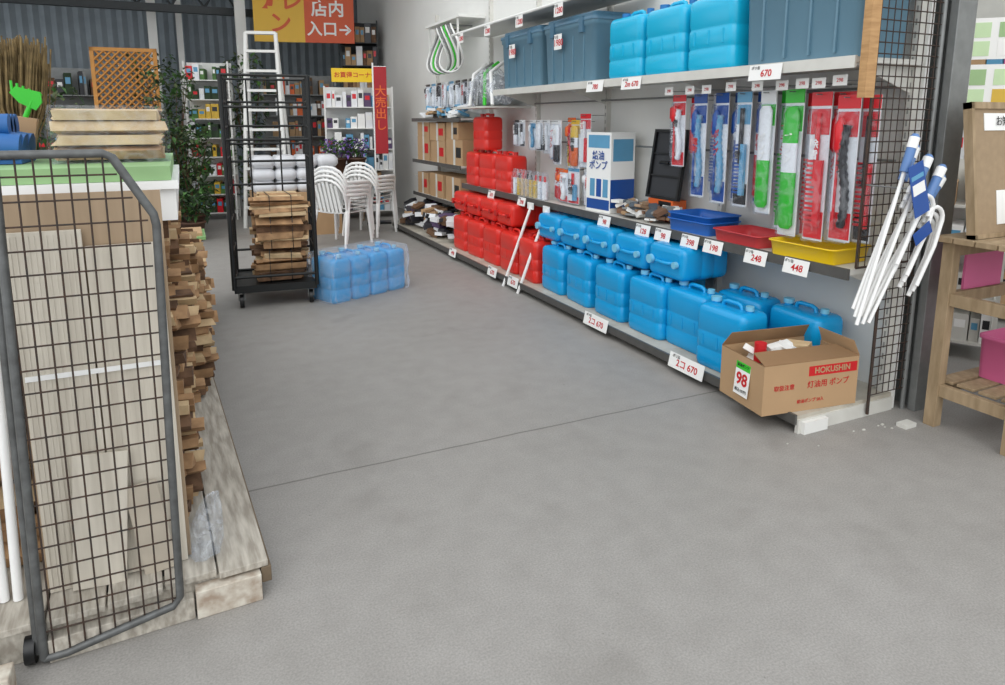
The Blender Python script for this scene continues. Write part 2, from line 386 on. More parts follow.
# ---------------------------------------------------------------- hanging packages
pr=mat('pack_red','d8202b',.3,noise=.1); pbl=mat('pack_blue','1e4f9c',.3); pg=mat('pack_green','30bb30',.3,noise=.1); pw=mat('pack_white','e8eaec',.3,noise=.08); py=mat('pack_yellow','d9b23a',.4); pk=mat('pack_black','26262a',.3); pcy=mat('pack_cyan','5f9fc4',.3)
KAN=['雪','除雪','ポンプ','ブラシ','灯油','電動']
def pouch(name,y,zt,zb_,w,c1,c2,c3=None,x=3.0,th=.02,yaw=0):
    g=G(); c3=c3 or c2; L=zt-zb_
    g.box((.004,-w/2,-L),(.008,w/2,0),pw)
    g.box((-.001,-w/2,-L*.09),(.004,w/2,0),c1)
    g.box((.002,-w/2+.004,-L*.28),(.004,w/2-.004,-L*.11),random.choice([c1,c2]))
    g.box((.002,-w/2+.004,-L*.985),(.004,w/2-.004,-L*.80),c3)
    k=random.randint(0,2)
    if k==0:
        pts=[];rr=[]
        for i in range(26): pts.append((-.012,-w*.1+w*.12*math.sin(i*.25),-L*(.2+.7*i/25))); rr.append((.014 if i%2 else .019)*w/.1)
        g.tube(pts,rr,c2,8)
        g.tube([(-.014,w*.22,-L*.15),(-.014,w*.22,-L*.2),(-.014,w*.22,-L*.36),(-.014,w*.22,-L*.40)],[.008,.022*w/.1,.022*w/.1,.008],c1,10)
        g.cyl((-.01,w*.26,-L*.4),(-.01,w*.26,-L*.92),.008,c3,6)
    elif k==1:
        g.cyl((-.01,0,-L*.14),(-.01,0,-L*.62),.013,c3,8)
        g.box((-.022,-w*.38,-L*.9),(-.004,-w*.08,-L*.45),c1)
        for i in range(14): g.box((-.02,-w*.08,-L*(.45+.45*i/14)-.012),(-.006,w*.38,-L*(.45+.45*i/14)),c2)
    else:
        rg=lambda z,s:[(-.012+.018*s*math.cos(2*math.pi*j/12),w*.42*s*math.sin(2*math.pi*j/12),z) for j in range(12)]
        g.loft([rg(-L*.95,.6),rg(-L*.92,1),rg(-L*.56,1)],c2); g.loft([rg(-L*.56,1),rg(-L*.36,1)],pw if c2 is not pw else c1); g.loft([rg(-L*.36,1),rg(-L*.16,1),rg(-L*.12,.6)],c1)
    n=12; ring=lambda f,t:[(math.cos(2*math.pi*j/n)*t-.008,math.sin(2*math.pi*j/n)*w*.52,-L*f) for j in range(n)]
    g.loft([ring(1.01,.004),ring(.96,.024),ring(.7,.03),ring(.4,.03),ring(.15,.022),ring(.1,.006)],filmc)
    g.cyl((.19,0,-.012),(-.04,0,-.012),.003,steel,6)
    o=g.obj(name,(x,y,zt),(0,0,yaw))
    s=random.choice(KAN); text('\n'.join(s),o,(-.033,0,-L*R(.35,.6)),FX,w*.45,random.choice([paper,blackink,redink,paper]),bold=.001)
    return o
P=[(3.70,1.66,1.25,.12,pr,pr,pk),(3.60,1.66,1.2,.11,pr,pw,pr),(3.50,1.64,1.28,.12,pr,pr,pr),(3.40,1.66,1.02,.11,pbl,pcy,pbl),(3.31,1.66,1.05,.11,pw,pbl,pbl),
   (3.21,1.66,1.0,.12,pbl,pcy,pbl),(3.12,1.66,1.02,.12,pbl,pbl,pbl),(3.03,1.66,1.0,.11,pcy,pbl,pk),(2.94,1.66,1.02,.11,pbl,pr,pbl),(2.85,1.66,.98,.11,pw,pg,pw),(2.76,1.66,.90,.13,pg,pg,pg),(2.67,1.66,.88,.12,pg,pg,pw),
   (2.58,1.64,.88,.13,pr,pr,pr),(2.50,1.64,.88,.12,pr,pr,pr),(2.42,1.64,.88,.13,pr,pr,pw),(2.34,1.62,.9,.12,pr,pk,pr),(2.27,1.62,.9,.09,pr,pr,pk)]
for i,p in enumerate(P):
    pouch('hanging_brush_package',*p,x=2.95 if i%2 else 3.02,yaw=R(-.1,.1))
for p in [(4.78,1.55,1.12,.14,pr,pw,pw),(4.93,1.5,1.1,.13,py,orange,pw),(5.08,1.52,1.1,.14,orange,pr,py),(5.23,1.5,1.12,.13,pw,pk,pw),(5.38,1.5,1.15,.12,pw,pw,pcy),(5.52,1.5,1.2,.12,pw,pk,pw),(5.66,1.5,1.22,.12,pw,pw,pk),(5.80,1.5,1.22,.1,pw,pcy,pw),(5.92,1.5,1.25,.1,pw,pw,pk),(6.04,1.5,1.25,.1,pk,pw,pw),
          (4.78,1.10,.80,.15,pw,pr,pw),(4.95,1.10,.80,.15,pcy,pw,pr),(5.12,1.08,.80,.15,orange,pw,pr),(5.27,1.08,.80,.15,orange,pr,orange)]:
    pouch('hanging_tool_package',*p,x=2.97 if random.random()<.5 else 3.02,yaw=R(-.1,.1))
for y in (2.33,2.45,2.55,2.68,2.85,3.05,3.25,3.4,3.6):
    g=G(); g.box((-.001,-.04,-.025),(.001,.04,.025),paper); g.cyl((0,0,0),(.36,0,0),.002,steel,5); o=g.obj('hook_label',(2.86,y,1.685+R(-.01,.01))); text('298',o,(-.002,0,0),FX,.025,redink)
g=G(); g.box((-.12,-.15,0),(.12,.15,.62),paper); g.box((-.121,-.14,.02),(-.12,.14,.10),pbl); g.box((-.121,-.13,.5),(-.12,.13,.6),pcy)
for k in range(3): g.box((-.122,-.12+k*.08,.12),(-.12,-.06+k*.08,.26),[pcy,pbl,pcy][k])
g.box((-.12,-.151,.04),(.12,-.15,.26),pbl); g.box((-.1,-.151,.40),(.1,-.15,.57),pcy); o=g.obj('display_carton',(3.06,4.54,.786),.1,bevel=.004)
text('給油\nポンプ',o,(-.124,0,.4),FX,.075,pbl,bold=.001)
g=G(); M=Matrix.Rotation(rad(8),4,'Y')
g.box((0,-.18,0),(.03,.18,.02),blackpl,M); g.box((0,-.18,.48),(.03,.18,.5),blackpl,M); g.box((0,-.18,.02),(.03,-.16,.48),blackpl,M); g.box((0,.16,.02),(.03,.18,.48),blackpl,M); g.box((.02,-.16,.02),(.03,.16,.48),mat('case_recess','34363a'),M)
for z in (.16,.32): g.box((.005,-.16,z),(.02,.16,z+.012),blackpl,M)
g.cyl((-.01,-.05,.26),(-.01,.05,.26),.012,blackpl,8,M=M)
g.obj('black_plastic_case',(3.1,3.95,.94),0)
g=G(); g.box((-.06,-.14,0),(.06,.14,.15),orange); g.box((-.061,-.1,.03),(-.06,.1,.09),paper); g.box((-.061,-.12,.1),(-.06,.02,.14),blackpl); g.obj('orange_carton',(3.16,3.95,.786),0,bevel=.003)

# ---------------------------------------------------------------- walking sticks bunch
g=G(); gb=mat('grip_blue','5a7fb4',.4)
for i in range(9):
    bx,bz=2.665+.013*i,.60+.03*(i%3); tx,tz=2.90+.032*i,1.33-.022*i
    y=1.98+.022*(i%3)
    g.tube([(bx,y,bz),(tx,y,tz)],.0085,whitepl,8)
    d=Vector((tx-bx,0,tz-bz)).normalized(); T=Vector((tx,y,tz))
    if i%2==0:
        g.cyl(T-d*.06,T+d*.05,.02,gb,12); g.cyl(T+d*.05,T+d*.10,.022,whitepl,12); g.cyl(T+d*.10,T+d*.115,.022,gb,12,r2=.012)
    pts=[]
    c=T-d*(.2+.02*(i%3))+Vector((.10,-.02,.03))
    for k in range(10):
        a=rad(165-195*k/9); pts.append((c.x+.055*math.cos(a),y-.025,c.z+.055*math.sin(a)))
    pts.append((pts[-1][0]-.03,y-.025,pts[-1][2]-.10)); pts.append((pts[-1][0]-.09,y-.02,pts[-1][2]-.18))
    g.tube(pts,.010,whitepl,8)
M=Matrix.Translation((2.915,1.925,1.20))@Matrix.Rotation(rad(-20),4,'Y')
g.box((-.05,0,-.12),(.05,.002,.12),pbl,M); g.box((-.04,-.001,-.02),(.04,0,.03),paper,M); g.box((-.04,-.001,.05),(.04,0,.07),pcy,M)
M=Matrix.Translation((2.98,1.93,1.0))@Matrix.Rotation(rad(60),4,'Y'); g.box((-.03,0,-.06),(.03,.002,.06),pbl,M)
g.cyl((2.90,1.96,1.2),(2.90,2.17,1.2),.004,steel,6)
g.obj('walking_stick_bunch')

# ---------------------------------------------------------------- far bays
for (y,z,l,h) in ((7.65,.971,.5,.3),(8.22,.971,.55,.27),(8.8,.971,.45,.32),(7.7,1.273,.45,.2),(8.25,1.243,.5,.22),(8.8,1.293,.42,.18),(7.7,.521,.5,.3),(8.3,.521,.5,.3),(8.85,.521,.4,.28)):
    g=G(); g.box((-.15,-l/2,0),(.15,l/2,h),kraft); g.box((-.151,-.03,0),(-.15,.03,h),offw); g.box((-.151,-l*.4,h*.3),(-.15,-l*.1,h*.7),redink if y>8 else blackink)
    g.obj('cardboard_box',(3.08,y,z),R(-.05,.05),bevel=.004)
for i in range(9):
    y=7.15+i*.22
    pouch('hanging_tool_package',y,1.97,1.66,.14,random.choice([pw,pcy,pk]),random.choice([pw,pr,pw]),pw,x=3.05)
dks=[pk,mat('bag_dark','3b3b42'),mat('bag_purple','5c4a6c'),pw,mat('bag_brown','6b4e35'),pw,kraft]
heap('bagged_goods',2.62,3.25,7.2,9.1,.09,170,dks,.09,.26)
heap('assorted_packages',2.92,3.24,7.4,9.1,1.52,60,[pw,pw,pcy,paper,pk,kraft],.07,.12)
g=G()
for k in range(3): g.tube([(3.0,6.35+.02*k,1.70+k*.09),(3.05,6.7,1.72+k*.09),(3.0,7.1,1.70+k*.09)],[.05,.07,.05],mat('grey_cloth','8d8f92',.7),12)
g.tube([(2.98,6.3,1.76),(3.0,6.7,1.86),(2.98,7.15,1.78)],[.11,.2,.11],film2,12)
for k in range(4): g.tube([(2.85,6.35+.2*k,1.65),(2.9,6.5+.15*k,1.98),(3.1,6.6+.15*k,2.1)],.02,[whitepl,bgreen,steel,whitepl][k],8)
g.obj('plastic_wrapped_rolls')
g=G()
for k in range(8):
    c=Vector((2.93,5.38+k*.085,.86)); g.loft([[ (c.x+.05*s*math.cos(a),c.y+.045*s*math.sin(a),.786+z) for a in [2*math.pi*j/10 for j in range(10)]] for z,s in ((0,.8),(.05,1),(.16,.95),(.25,.5))],film)
    g.cyl((c.x,c.y,.79),(c.x,c.y,.95),.028,random.choice([py,fire3,pw,py]),8); g.cyl((c.x,c.y,.95),(c.x,c.y,1.0),.012,random.choice([pk,pr]),8)
g.obj('bagged_nozzles')
for y in (5.2,5.5):
    g=G(); g.tube([(2.57,y,0),(2.84,y-.03,.73)],.014,whitepl,8); g.box((2.83,y-.08,.70),(2.84,y+.03,.76),paper); g.obj('white_support_pole')
g=G()
for k in range(7):
    c=Vector((3.0,7.9+.08*k,2.35)); g.tube([(c.x+.06*math.sin(a*2),c.y+.3*math.cos(a),c.z+.28*math.sin(a)) for a in [2*math.pi*j/24 for j in range(24)]],.012,[whitepl,steel,whitepl,bgreen,whitepl,steel,whitepl][k],6,closed=True)
g.box((2.95,7.5,2.66),(3.28,8.7,2.69),white)
for y in (7.6,8.6): g.box((2.97,y,2.1),(2.99,y+.02,2.66),white)
for y in (7.9,8.3): g.cyl((3.28,y,2.62),(2.95,y,2.62),.01,steel,6)
g.obj('garden_hose_rack')

# ---------------------------------------------------------------- shrink-wrapped cans on floor
e=empty('shrink_wrapped_jerry_cans',(1.33,5.82,0),rad(24)); e.scale=(.90,.92,1.0)
for i in range(4): inst(cb,'can_%d'%(i+1),(-.33+.22*i,.0,.0),H,parent=e)
g=G(); rs=[]
for z,s in ((0.001,1.0),(.05,1.03),(.15,1.0),(.25,1.03),(.35,1.02),(.40,.98),(.415,.85)):
    rs.append([(x+R(-.012,.012),y+R(-.012,.012),z) for x,y,_ in rrect(.92*s,.40*s,.05,z,8)])
g.loft(rs,filmw,smooth=False); g.obj('film_wrap',parent=e)

# ---------------------------------------------------------------- firewood
def bundle_mesh(name,L=.36,w=.34,h=.24,wrap=True):
    g=G(); rows=5
    for r_ in range(rows):
        nc=random.choice([5,6,7]); ph=R(-.3,.3)
        for c in range(nc):
            cy=-w/2+w*(c+.5+ph*.6)/nc+R(-.012,.012); cz=h*(r_+.5)/rows+R(-.012,.012)
            s=R(.024,.042)*(7/nc)**.6; a0=R(0,6.28); l=L/2*R(.72,1.2); nn=random.choice([3,4,3,5]); o=R(-.025,.025)
            sec=[(s*math.cos(a0+2*math.pi*j/nn)*R(.75,1.15),s*math.sin(a0+2*math.pi*j/nn)*R(.6,1)) for j in range(nn)]
            cz=max(cz,s); ty=R(-.02,.02); tz=R(-.008,.008)
            g.loft([[(o-l,cy+p[0]-ty,max(0,cz+p[1]-tz)) for p in sec],[(o,cy+p[0]*1.05+.003,cz+p[1]*1.05) for p in sec],[(o+l+R(-.008,.008),cy+p[0]+ty,max(0,cz+p[1]+tz)) for p in sec]],random.choice([fire1,fire1,fire2,fire3]),smooth=False)
    if wrap:
        for x in (-.08,.08): g.tube([(x,y,z) for y,z in ((-w/2-.018,.005),(w/2+.018,.005),(w/2+.018,h+.015),(-w/2-.018,h+.015))],.004,mat('strap_black','222222'),5,closed=True)
    return g.mesh(name)
fb=[bundle_mesh('firewood_bundle_mesh_%d'%i) for i in range(6)]

# ---------------------------------------------------------------- roll trolley
g=G(); W,D,HH=.64,.60,1.84
for x in (-W/2,W/2):
    for y in (-D/2,D/2): g.cyl((x,y,.16),(x,y,HH),.017,black,8)
for x in (-W/2,W/2):
    for z in [.2,.45,.7,.95,1.2,1.45,1.65,HH]: g.cyl((x,-D/2,z),(x,D/2,z),.010,black,6)
    for y in (-.1,.1): g.cyl((x,y,.2),(x,y,HH),.008,black,6)
for z in [.2,.38,.95,1.15,1.3,1.45,1.65,HH]: g.cyl((-W/2,D/2,z),(W/2,D/2,z),.011,black,6)
for x in (-.15,.1): g.cyl((x,D/2,.2),(x,D/2,HH),.008,black,6)
for z in (.26,1.35,1.6,HH): g.cyl((-W/2,-D/2,z),(W/2,-D/2,z),.012,black,6)
g.box((-W/2,-D/2,.13),(W/2,D/2,.19),black)
for x in (-W/2+.05,W/2-.05):
    for y in (-D/2+.06,D/2-.06):
        g.cyl((x-.015,y,.055),(x+.015,y,.055),.055,blackpl,16); g.box((x-.025,y-.02,.06),(x-.018,y+.02,.14),steel); g.box((x+.018,y-.02,.06),(x+.025,y+.02,.14),steel)
g.obj('roll_cage_trolley',(.64,5.95,0),rad(-6))
for i,(x,y,z) in enumerate(((.04,-.05,.192),(.05,-.05,.459),(.04,-.05,.722))):
    inst(fb[i%6],'firewood_bundle',(.64+x,5.95+y,z),rad(-6+3*i),scale=(1.05,1.1,1 if i<2 else .7))

# ---------------------------------------------------------------- plastic chairs
def chair_mesh():
    g=G(); m=whitepl
    def sheet(rows,th,m):
        nr=len(rows);nc=len(rows[0]); vs=[p for r in rows for p in r]; b=[(p[0],p[1],p[2]-th) for p in vs]; fs=[]
        for i in range(nr-1):
            for j in range(nc-1):
                q=(i*nc+j,i*nc+j+1,(i+1)*nc+j+1,(i+1)*nc+j); fs.append(q); fs.append(tuple(x+nr*nc for x in reversed(q)))
        for i in range(nr-1):
            for j in (0,nc-1): a,c=i*nc+j,(i+1)*nc+j; fs.append((a,c,c+nr*nc,a+nr*nc))
        for j in range(nc-1):
            for i in (0,nr-1): a,c=i*nc+j,i*nc+j+1; fs.append((a,c,c+nr*nc,a+nr*nc))
        g.add(vs+b,fs,m,None,True)
    rows=[]
    for i in range(7):
        y=-.23+.44*i/6; w=.25-.03*(i/6)
        rows.append([(x*w,y,.42+.015*abs(x)**3-(.03 if i==0 else 0)-.01*math.sin(math.pi*i/6)) for x in [-1,-.66,-.33,0,.33,.66,1]])
    sheet(rows,.012,m)
    arch=[(-.23,.20,.42),(-.25,.24,.56),(-.245,.28,.68),(-.19,.31,.77),(-.1,.32,.815),(0,.323,.825),(.1,.32,.815),(.19,.31,.77),(.245,.28,.68),(.25,.24,.56),(.23,.20,.42)]
    g.tube(arch,.017,m,8)
    for x in (-.15,-.09,-.03,.03,.09,.15):
        zt=.815-abs(x)*.35
        g.add([(x-.02,.205,.42),(x+.02,.205,.42),(x+.02,.262,.62),(x-.02,.262,.62),(x+.018,.318-abs(x)*.05,zt),(x-.018,.318-abs(x)*.05,zt),
               (x-.02,.215,.42),(x+.02,.215,.42),(x+.02,.272,.62),(x-.02,.272,.62),(x+.018,.328-abs(x)*.05,zt),(x-.018,.328-abs(x)*.05,zt)],
              [(0,1,2,3),(3,2,4,5),(9,8,7,6),(11,10,8,9),(0,3,9,6),(3,5,11,9),(1,7,8,2),(2,8,10,4)],m)
    for s in (-1,1):
        g.tube([(s*.245,.26,.64),(s*.275,.12,.635),(s*.28,-.05,.63),(s*.275,-.18,.62),(s*.27,-.225,.57),(s*.262,-.22,.42)],[.018,.024,.026,.024,.02,.016],m,8)
        g.tube([(s*.255,-.22,.44),(s*.27,-.235,.25),(s*.285,-.25,0)],[.026,.022,.018],m,8)
        g.tube([(s*.235,.2,.44),(s*.25,.25,.25),(s*.265,.30,0)],[.026,.022,.018],m,8)
    return g.mesh('garden_chair_mesh')
cm=chair_mesh()
for (x,y,rot,n) in ((1.70,8.30,132,4),(2.20,8.92,138,4)):
    e=empty('stacked_garden_chairs',(x,y,0),rad(rot))
    for i in range(n): inst(cm,'chair_%d'%(i+1),(0,-.015*i,.05*i),(0,0,0),parent=e,scale=(.94,.94,.98))

# ---------------------------------------------------------------- left platform
g=G()
x=-1.5
for k in range(10):
    w=.15; g.box((x,0+R(-.01,.01),.10),(x+w-.006,4.5,.122),weather); x+=w
for y in (.02,1.3,2.7,4.3): g.box((-1.5,y,.0),(-.03,y+.07,.10),weather)
g.box((-.028,-.01,.045),(0.003,4.5,.099),mat('edge_wood','7c6c58',.85,noise=.6,ns=12,col2='4a3c2c'))
peel=mat('peeling_white','d3cec1',.8,noise=.7,ns=22,col2='7c5c40')
g.box((-.22,-.03,0.0),(-.03,.018,.09),peel)
g.box((-.6,-.02,.0),(-.225,.018,.07),weather)
g.obj('wooden_platform',(.155,2.10,0),rad(3.0),bevel=.003)
g=G(); fr=.0115; Y=2.05
g.tube([(-.455,Y,.02),(-.44,Y,.7),(-.425,Y,1.40),(-.41,Y,1.415),(-.19,Y,1.415),(-.17,Y,1.405),(-.085,Y,1.25),(-.08,Y,1.22),(-.095,Y,.6),(-.105,Y,.10),(-.125,Y,.075),(-.40,Y,.02),(-.455,Y,.02)],fr,framem,10)
for k in range(9):
    x=-.42+.038*k; zt=1.41 if x<-.18 else 1.41-(x+.18)*1.65
    g.cyl((x-.01,Y,.03+max(0,(x+.4))*.15),(x,Y,zt),.0026,dsteel,5)
for k in range(21):
    z=.1+.063*k; xr=-.085 if z<1.22 else -.08-(z-1.22)*.5
    g.cyl((-.45+z*.02,Y,z),(xr-.012,Y,z),.0026,dsteel,5)
g.cyl((-.50,Y+.03,.04),(-.475,Y+.03,.04),.04,blackpl,14)
g.cyl((-.47,Y+.02,.03),(-.455,Y+.05,1.4),.012,framem,8)
g.obj('wire_cage_side')
g=G()
g.box((-.46,2.215,.125),(-.07,2.225,1.30),kraftb)
g.box((-.45,2.19,.125),(-.275,2.202,1.20),cream); g.box((-.27,2.195,.125),(-.08,2.207,1.15),cream)
M=Matrix.Translation((-.14,2.17,.125))@Matrix.Rotation(rad(-7),4,'Y'); g.box((-.06,0,0),(.03,.006,.30),mat('torn_board','c0b6a6',.9,noise=.4),M)
M=Matrix.Translation((-.33,2.165,.125))@Matrix.Rotation(rad(5),4,'Y'); g.box((-.06,0,0),(.08,.006,.42),cream,M)
for k in range(26):
    x=-.445+.0142*k
    if -.28<x<-.266: continue
    f=x<-.27
    g.box((x,2.188 if f else 2.193,.13),(x+.0045,2.19 if f else 2.195,1.19 if f else 1.14),cream)
g.box((-.445,2.186,.78),(-.09,2.188,.795),whitepl)
g.obj('corrugated_boards')
k=0
for y in (2.55,2.93,3.31):
    for z in range(4):
        for x in (-.27,-.68,-1.1):
            inst(fb[k%6],'firewood_bundle',(x+R(-.02,.03)+.025,y,.124+z*.265),R(-.07,.07)+(math.pi if k%2 else 0)); k+=1
for y in (3.72,4.1,4.5,4.9,5.3,5.7):
    for z in range(3 if y<4.3 else 2):
        for x in (-.17,-.60):
            inst(fb[k%6],'firewood_bundle',(x+R(-.03,.03)+.02,y,.124+z*.265),R(-.1,.1)+(math.pi if k%2 else 0)); k+=1
g=G(); g.box((-.85,2.36,0),(-.03,3.45,.10),whitepl); g.box((-.87,2.34,.10),(-.02,3.2,.125),whitepl); g.box((-.84,2.36,.126),(-.04,3.3,.170),mat('green_mat','8fb37e',.7,noise=.4)); g.obj('foam_sheet',(0,0,1.190))
g=G()
for r_ in range(4):
    for c in range(7):
        yy=-.22+c*.073+R(-.01,.01); zz=.03+r_*.042; s=.028; a0=R(0,6)
        sec=[(s*math.cos(a0+1.57*j),s*math.sin(a0+1.57*j)*.8) for j in range(4)]
        g.loft([[(-.155+R(-.02,.02),yy+p[0],zz+p[1]) for p in sec],[(.155+R(-.02,.02),yy+p[0],zz+p[1]) for p in sec]],random.choice([fire3,fire1,fire3,fire2]),smooth=False)
g.loft([rrect(.35,.56,.04,0),rrect(.36,.57,.04,.1),rrect(.34,.54,.04,.185)],filmc)
g.obj('wrapped_kindling_pack',(-.235,2.85,1.362),rad(5))
g=G(); g.box((-.15,-.2,0),(.15,.2,.02),mat('green_sheet','7fa86a',.7)); g.box((-.12,-.15,.02),(.13,.17,.04),kraft); g.obj('green_sheet',(-.05,5.3,.68))
g=G()
for k in range(5): g.tube([(-.16,0.05*k-.1,.05),(0,0.05*k-.1,.06+.02*(k%2)),(.13,.05*k-.1,.05)],.045,bluetarp,10)
for k in range(3): g.tube([(-.14,0.05*k-.06,.12),(.10,.05*k-.06,.12)],.04,bluetarp,10)
g.box((-.18,-.12,0),(.13,.12,.012),bluetarp)
g.obj('folded_blue_tarp',(-.60,2.75,1.362))
g=G(); g.tube([(0,0,0),(.02,0,.1)],.012,bgreen,8)
g.loft([[(x,yy,z) for yy in (-.01,.01)]+[(x2,yy,z2) for yy in (.01,-.01)] for x,z,x2,z2 in ((-.03,.08,.04,.05),(-.07,.13,.06,.10),(-.05,.17,.05,.16))],bgreen,smooth=False)
for k in range(6): g.tube([(-.06+.02*k,0,.13),(-.07+.025*k,0,.2-.01*k)],.006,bgreen,5)
g.box((-.03,-.03,-.24),(.05,.03,.0),kraft)
g.obj('green_hand_rake',(-.50,2.95,1.51),(0,rad(10),0),scale=(.75,.75,.6))
for (x,y) in ((-.72,4.12),(-.66,3.75)):
    g=G(); g.cyl((0,0,.0),(0,0,.5),.014,wood,8)
    for k in range(260):
        a=R(0,6.28); r1=R(0,.03); r2=R(.03,.15)
        g.tube([(r1*math.cos(a),r1*math.sin(a),.45),(r2*.8*math.cos(a),r2*.8*math.sin(a),.7),(r2*math.cos(a+.2),r2*math.sin(a+.2),R(.9,1.05))],.004,straw,3)
    g.obj('straw_broom',(x,y,.925),scale=(1,1,.90))
for k in range(7):
    g=G(); x=-.74+.035*k; g.cyl((0,0,0),(.0,0,1.0),.013,whitepl,10); g.obj('white_pipe',(x,2.2+.01*(k%2),.125),(rad(-3),rad(-6+1.2*k),0))
g=G(); g.box((-1.4,1.93,0),(-.51,2.0,.075),peel); g.obj('timber_beam',bevel=.004)
g=G(); rs=[]
for z,s in ((0,.9),(.03,1),(.1,.9),(.15,.6),(.19,.3)):
    rs.append([(.05*s*math.cos(a)+R(-.01,.01)+z*.2,.07*s*math.sin(a)+R(-.01,.01),z) for a in [2*math.pi*j/12 for j in range(12)]])
g.loft(rs,film,smooth=False); g.obj('clear_plastic_bag',(-.035,2.22,.124))

# ---------------------------------------------------------------- right wooden stand
g=G(); lw=.055
for (x,y) in ((0,0),(0,-.36),(1.1,0),(1.1,-.36)): g.box((x,y,0),(x+lw,y+lw,.93),woodp)
for y in (0,-.36):
    g.box((.001,y+.01,.62),(1.15,y+.045,.68),woodp); g.box((.001,y+.01,.16),(1.15,y+.045,.22),woodp); g.box((.001,y+.01,.86),(1.15,y+.045,.929),woodp)
for x in (0.01,1.11): 
    for z in (.16,.62): g.box((x,-.305,z),(x+.035,0,z+.06),woodp)
for k in range(5): g.box((-.04,-.40+k*.098,.93),(1.2,-.31+k*.098,.955),woodp)
for k in range(4): g.box((.06,-.33+k*.1,.221),(1.09,-.25+k*.1,.235),woodp)
g.obj('wooden_stand',(3.27,1.96,0),bevel=.002)
g=G(); M=Matrix.Rotation(rad(-8),4,'X')
cork=mat('cork_board','a08a6e',.85,noise=.3,ns=30)
g.box((0,0,0),(.6,.02,.62),cork,M)
for a,b in (((-.02,-.01,-.0),(.62,.03,.02)),((-.02,-.01,.60),(.62,.03,.63)),((-.02,-.01,0),(.0,.03,.63)),((.6,-.01,0),(.62,.03,.63))): g.box(a,b,woodp,M)
g.box((.16,-.004,.06),(.34,-.001,.22),paper,M); g.box((.08,-.004,.50),(.5,-.001,.58),paper,M)
o=g.obj('notice_board',(3.29,1.88,.957))
text('お知らせ',o,(.26,.066,.536),(rad(82),0,0),.05,blackink)
g=G(); g.box((-.1,-.07,0),(.1,.07,.16),paper); g.box((-.06,-.071,.04),(.06,-.07,.12),pcy); g.obj('white_carton',(3.60,1.70,.956),.2,bevel=.003)
tray('pink_basket',.3,.26,.22,pink,(3.66,1.82,.236),0)
tray('pink_basket',.3,.26,.22,pink,(4.0,1.82,.236),0)
g=G(); g.box((0,0,0),(.3,.012,.24),pink); g.cyl((.05,.006,.24),(.05,.006,.25),.004,steel,6); g.cyl((.25,.006,.24),(.25,.006,.25),.004,steel,6); g.obj('pink_panel',(3.42,1.985,.681))

def rack(name,x,y,rot,w,d,h,levels,cols,seed=1,frame=white,fill=.8):
    random.seed(seed); g=G()
    for sx in (-w/2,w/2):
        for sy in (-d/2,d/2): g.box((sx-.012,sy-.012,0),(sx+.012,sy+.012,h),frame)
    g.box((-w/2,d/2-.005,.05),(w/2,d/2,h),frame) 
    for k in range(levels):
        z=.1+k*(h-.1)/levels; zz=(h-.1)/levels
        g.box((-w/2,-d/2,z),(w/2,d/2,z+.015),frame)
        xx=-w/2+.02
        while xx<w/2-.06:
            ww=R(.04,.12); ww=min(ww,w/2-xx-.01); hh=zz*R(.45,.85)
            if random.random()<fill:
                c=random.choice(cols); y1=-d/2+R(.01,.05)
                g.box((xx,y1,z+.015),(xx+ww*.92,d/2-.02,z+.015+hh),c)
                g.box((xx+ww*.15,y1-.001,z+.015+hh*.5),(xx+ww*.75,y1,z+.015+hh*.8),random.choice([paper,pr,pcy,pk]))
            xx+=ww
    return g.obj(name,(x,y,0),rot)
rack('display_rack',2.5,10.6,rad(-12),1.0,.4,2.0,6,[paper,pw,pcy,kraft,pw,mat('bag_purple','5c4a6c')],3,fill=.95)
rack('seed_rack',.42,11.3,rad(-10),.6,.35,2.35,8,[green,green,pw,greend,green,pr,py,greend],4,fill=.95)
pgr=mat('product_green','9fc08a'); 
rack('interior_shelf',5.6,3.2,rad(-75),2.6,.45,2.2,6,[paper,pgr,pw,pink,pcy,kraft,pw],5,frame=offw,fill=.95)
rack('interior_shelf',4.35,2.95,rad(-60),1.1,.35,1.25,4,[kraft,pw,pink,paper,offw],6,frame=offw,fill=.9)
rack('display_rack',1.95,12.9,rad(-6),1.2,.4,2.3,6,[greend,kraft,pk,pw,fire2,orange],8,frame=steel)
rack('tool_rack',2.95,12.3,rad(-14),.62,.4,3.2,8,[fire2,kraft,pk,fire1,pw],12,frame=mat('dark_beam','34383a',.6),fill=.95)
for (x,y,z,w,h) in ((4.4,2.62,1.98,.62,.24),(4.4,2.62,1.70,.62,.26),(4.85,2.2,1.98,.5,.24)):
    g=G(); g.box((-w/2,-.008,-h/2),(w/2,.0,h/2),paper)
    for k in range(5):
        for j in range(2): g.box((-w/2+.02+k*w/5,-.010,-h*.42+j*h*.45),(-w/2+.01+k*w/5+w*.15,-.008,-h*.42+j*h*.45+h*.36),random.choice([pgr,py,mat('pale_green','c9e3b4'),pgr,paper]))
    g.cyl((-w/2,.01,-h/2),(-w/2,.01,3.0-z),.004,steel,5); g.cyl((w/2,.01,-h/2),(w/2,.01,3.0-z),.004,steel,5)
    g.obj('poster',(x,y,z),rad(-45))
